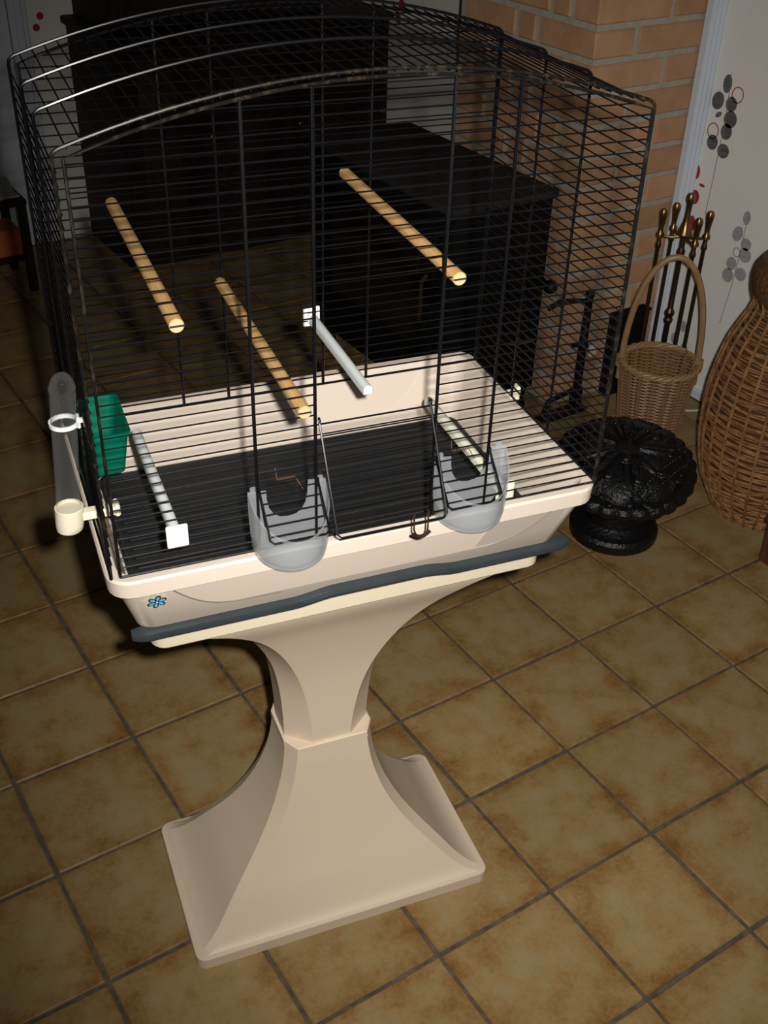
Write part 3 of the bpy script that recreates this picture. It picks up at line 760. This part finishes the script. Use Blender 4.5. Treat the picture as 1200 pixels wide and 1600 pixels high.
# brass fire irons on their stand, between basket and wall
rv = Vector((.666, -.746, 0)); nv = Vector((.746, .666, 0))
FT = Vector((1.28, .70, 0))+rv*.034
ft = thing('fire_tool_stand', 'brass fire tool stand with turned central post, behind the wicker basket', 'stand', FT)
bm = new(); lathe(bm, [(.075, 0), (.078, .006), (.066, .014), (.03, .020), (.014, .032), (.008, .045)], 32); obj('base', bm, brass_dark, ft)
bm = new(); lathe(bm, [(.0075, .04), (.0075, .235), (.011, .240), (.0125, .248), (.009, .254), (.0125, .262), (.0135, .270), (.009, .278), (.0075, .282), (.0075, .425), (.010, .43), (.0115, .44), (.008, .448), (.0075, .452), (.0075, .49)], 16); obj('post', bm, brass_dark, ft)
bm = new(); lathe(bm, [(.007, .478), (.020, .484), (.021, .488), (.015, .500), (.009, .520), (.0065, .545), (.008, .565), (.0115, .575), (.0118, .584), (.008, .592), (.003, .594)], 20); obj('finial', bm, brass, ft)
spots = [(-.060, .012), (-.030, -.046), (.030, .052), (.056, -.010)]
labs = ['leftmost brass fire iron on the tool stand', 'second brass fire iron from the left, just left of the stand post', 'third brass fire iron from the left, just right of the stand post', 'rightmost brass fire iron, in front of the wallpaper']
for (r_, d_), lb in zip(spots, labs):
    o2 = rv*r_-nv*d_
    bm = new(); tube(bm, [(0, 0, .483), o2*.5+Vector((0, 0, .476)), o2*.92+Vector((0, 0, .478))], [.006, .004, .0035], 8)
    tube(bm, [o2+Vector((.0085*math.cos(2*PI*i/14), .0085*math.sin(2*PI*i/14), .478)) for i in range(14)], .0022, 5, True); obj('arm', bm, brass, ft)
    p = FT+o2
    tl = thing('fire_iron', lb, 'fire iron', p+Vector((0, 0, .045)), 0, 'brass fire irons')
    bm = new(); lathe(bm, [(.0105, .435), (.0105, .440), (.0065, .446), (.0065, .456), (.0085, .475), (.0105, .488), (.0108, .496), (.0075, .5035), (.002, .506)], 14); obj('handle', bm, brass, tl)
    bm = new(); lathe(bm, [(.0052, .06), (.0052, .20), (.0052, .40), (.0078, .405), (.0078, .412), (.0055, .418), (.0055, .437)], 12); obj('shaft', bm, brass_dark, tl)
    bm = new(); bx(bm, -.022, .022, -.004, .004, 0, .065, .003, 1); obj('tool_head', bm, brass_dark, tl)

# black box standing against the bricks
bt2 = thing('black_box', 'black box against the brick chimney, behind the wicker basket', 'box', (1.255, .770, 0))
bm = new(); bx(bm, -.065, .062, -.016, .016, 0, .238, .004, 1); obj('body', bm, stove_m, bt2)
bm = new(); bx(bm, -.068, .065, -.018, .018, .238, .247, .003, 1); obj('lid', bm, stove_m, bt2)

# white cable on the floor
bm = new(); tube(bm, [(1.30, .606, .003), (1.34, .575, .003), (1.37, .56, .003), (1.39, .545, .003), (1.401, .50, .003)], .0028, 6)
tag(obj('cable', bm, cable_m), 'thin white cable on the floor between basket and wall', 'cable')

# wooden furniture leg at the right edge
lg = thing('furniture_leg', 'dark red-brown wooden furniture leg with moulded foot, right edge of the picture', 'furniture leg', (1.030, -.050, 0))
bm = new(); bx(bm, -.055, .055, -.05, .05, 0, .105, .003, 1); obj('foot', bm, red_wood, lg)
bm = new(); bx(bm, -.062, .062, -.057, .057, .105, .122, .005, 2); obj('moulding', bm, red_wood, lg)
bm = new(); bx(bm, -.040, .040, -.036, .036, .122, .70, .003, 1); obj('leg', bm, red_wood, lg)

# iron wood stove by the chimney
sv = thing('wood_stove', 'matt black wood stove in front of the brick chimney, seen through the cage', 'stove', (.815, 1.14, 0))
def rel(b): return (b[0]-.815, b[1]-.815, b[2]-1.14, b[3]-1.14, b[4], b[5])
bm = new(); bx(bm, *rel((.665, .965, .81, 1.47, .07, .60)), .006, 2); obj('body', bm, stove_m, sv)
bm = new(); bx(bm, *rel((.650, .973, .80, 1.48, .598, .618)), .004, 2); obj('top_plate', bm, stove_top_m, sv)
dr = obj('door', (lambda b: (bx(b, *rel((.652, .668, .87, 1.41, .16, .56)), .004, 2), b)[1])(new()), stove_m, sv)
bm = new(); bx(bm, *rel((.648, .654, .93, 1.35, .22, .50)), .002, 1); tag(obj('door_glass', bm, glass_dark, dr), 'dark glass of the stove door')
bm = new(); tube(bm, [(.645-.815, .885-1.14, .30), (.630-.815, .885-1.14, .31), (.630-.815, .885-1.14, .42), (.645-.815, .885-1.14, .43)], .006, 8); obj('door_handle', bm, steel, dr)
bm = new(); tube(bm, [(.955-.815, .81-1.14, .384), (.945-.815, .775-1.14, .384)], .007, 10); q = bmesh.ops.create_uvsphere(bm, u_segments=16, v_segments=10, radius=.018)
bmesh.ops.translate(bm, verts=q['verts'], vec=(.945-.815, .762-1.14, .384)); tag(obj('knob', bm, iron, sv), 'round shiny black knob on the stove side')
bm = new(); tube(bm, [(.865-.815, .808-1.14, .222), (.872-.815, .795-1.14, .224), (.930-.815, .790-1.14, .226)], .005, 8); tag(obj('lever', bm, steel, sv), 'bright metal lever on the stove side')
for x in (.69, .94):
    for y in (.84, 1.44):
        bm = new(); lathe(bm, [(.022, 0), (.024, .01), (.017, .03), (.026, .075)], 12, (x-.815, y-1.14, 0)); obj('leg', bm, stove_m, sv)

# wrought-iron fireside piece in front of the bricks
ir = thing('fireside_iron', 'old black iron bracket with upright post, by the bricks behind the cage', 'iron bracket', (1.066, .742, 0))
bm = new(); lathe(bm, [(.012, .06), (.012, .19), (.016, .20), (.012, .21), (.010, .335), (.014, .345), (.006, .356)], 12); obj('post', bm, iron, ir)
bm = new(); tube(bm, [(0, 0, .325), (-.05, 0, .338), (-.10, 0, .346), (-.135, 0, .335)], .007, 8); obj('top_arm', bm, iron, ir)
bm = new(); tube(bm, [(.0, 0, .215), (-.03, -.01, .212), (-.05, -.012, .214)], .006, 8); obj('middle_arm', bm, iron, ir)
bm = new(); bx(bm, -.125, .03, -.02, .02, .0, .012, .002, 1); tube(bm, [(-.115, 0, .012), (-.10, 0, .055), (0, 0, .070)], .007, 8); bx(bm, -.012, .012, -.012, .012, .01, .07); obj('foot', bm, iron, ir)
bm = new(); bx(bm, .010, .034, -.022, -.010, .168, .200, .004, 2); tag(obj('grip', bm, ivory, ir), 'small cream piece on the iron bracket')

# dark cabinet along the back wall
cb = thing('dark_cabinet', 'large dark wooden cabinet along the back wall, seen through the cage roof', 'cabinet', (.82, 2.43, 0))
def rc(x0, x1, y0, y1, z0, z1): return (x0-.82, x1-.82, y0-2.43, y1-2.43, z0, z1)
bm = new(); bx(bm, *rc(.390, 1.405, 2.24, 2.64, 0, .72), .004, 1); obj('body', bm, dark_wood, cb)
bm = new(); bx(bm, *rc(.376, 1.413, 2.22, 2.645, .72, .745), .004, 1); obj('top', bm, dark_wood, cb)
bm = new(); bx(bm, *rc(.42, 1.20, 2.34, 2.64, .745, 1.75), .004, 1); obj('upper_cupboard', bm, dark_wood, cb)
for k in range(3):
    x0 = .405+k*.333; bm = new(); bx(bm, *rc(x0, x0+.318, 2.226, 2.242, .06, .70), .004, 1); d = obj('cabinet_door', bm, dark_wood, cb)
    bm = new(); bx(bm, *rc(x0+.05, x0+.268, 2.221, 2.230, .12, .64), .006, 2); obj('door_panel', bm, dark_wood, d)
    bm = new(); q = bmesh.ops.create_uvsphere(bm, u_segments=12, v_segments=8, radius=.012); bmesh.ops.translate(bm, verts=q['verts'], vec=(x0+.292-.82, 2.215-2.43, .42)); obj('knob', bm, brass, d)
for k in range(2):
    x0 = .430+k*.383; bm = new(); bx(bm, *rc(x0, x0+.372, 2.328, 2.342, .77, 1.72), .004, 1); d = obj('cabinet_door', bm, dark_wood, cb)
    bm = new(); q = bmesh.ops.create_uvsphere(bm, u_segments=12, v_segments=8, radius=.010); bmesh.ops.translate(bm, verts=q['verts'], vec=(x0+(.345 if k == 0 else .03)-.82, 2.318-2.43, .86)); obj('knob', bm, steel, d)

# low table with papers and an orange box at the left
tb = thing('low_table', 'small dark low table at the left edge behind the cage', 'table', (-.10, 2.36, 0))
bm = new(); bx(bm, -.20, .165, -.12, .12, .285, .305, .003, 1); obj('tabletop', bm, dark_wood, tb)
bm = new(); bx(bm, -.18, .145, -.10, .10, .10, .115, .003, 1); obj('shelf', bm, dark_wood, tb)
for x in (-.185, .15):
    for y in (-.105, .105):
        bm = new(); bx(bm, x-.012, x+.012, y-.012, y+.012, 0, .285); obj('leg', bm, dark_wood, tb, False)
o = thing('orange_box', 'orange box on the lower shelf of the low table', 'box', (-.02, 2.34, .115))
bm = new(); bx(bm, -.085, .06, -.06, .06, 0, .075, .002, 1); obj('carton', bm, orange_m, o)
bm = new(); bx(bm, -.086, .061, -.061, .061, .075, .085, .002, 1); obj('lid', bm, orange_m, o)
for k, (z, a) in enumerate(((.305, .1), (.311, -.15))):
    bm = new(); bx(bm, -.075, .075, -.10, .10, 0, .0058, .001, 1)
    m_ = tag(obj('magazine', bm, pap2), ('lower grey magazine on the low table', 'upper grey magazine on the low table')[k], 'magazine', 'magazines on the low table'); m_.location = (-.03+.01*k, 2.36, z); m_.rotation_euler = (0, 0, a)
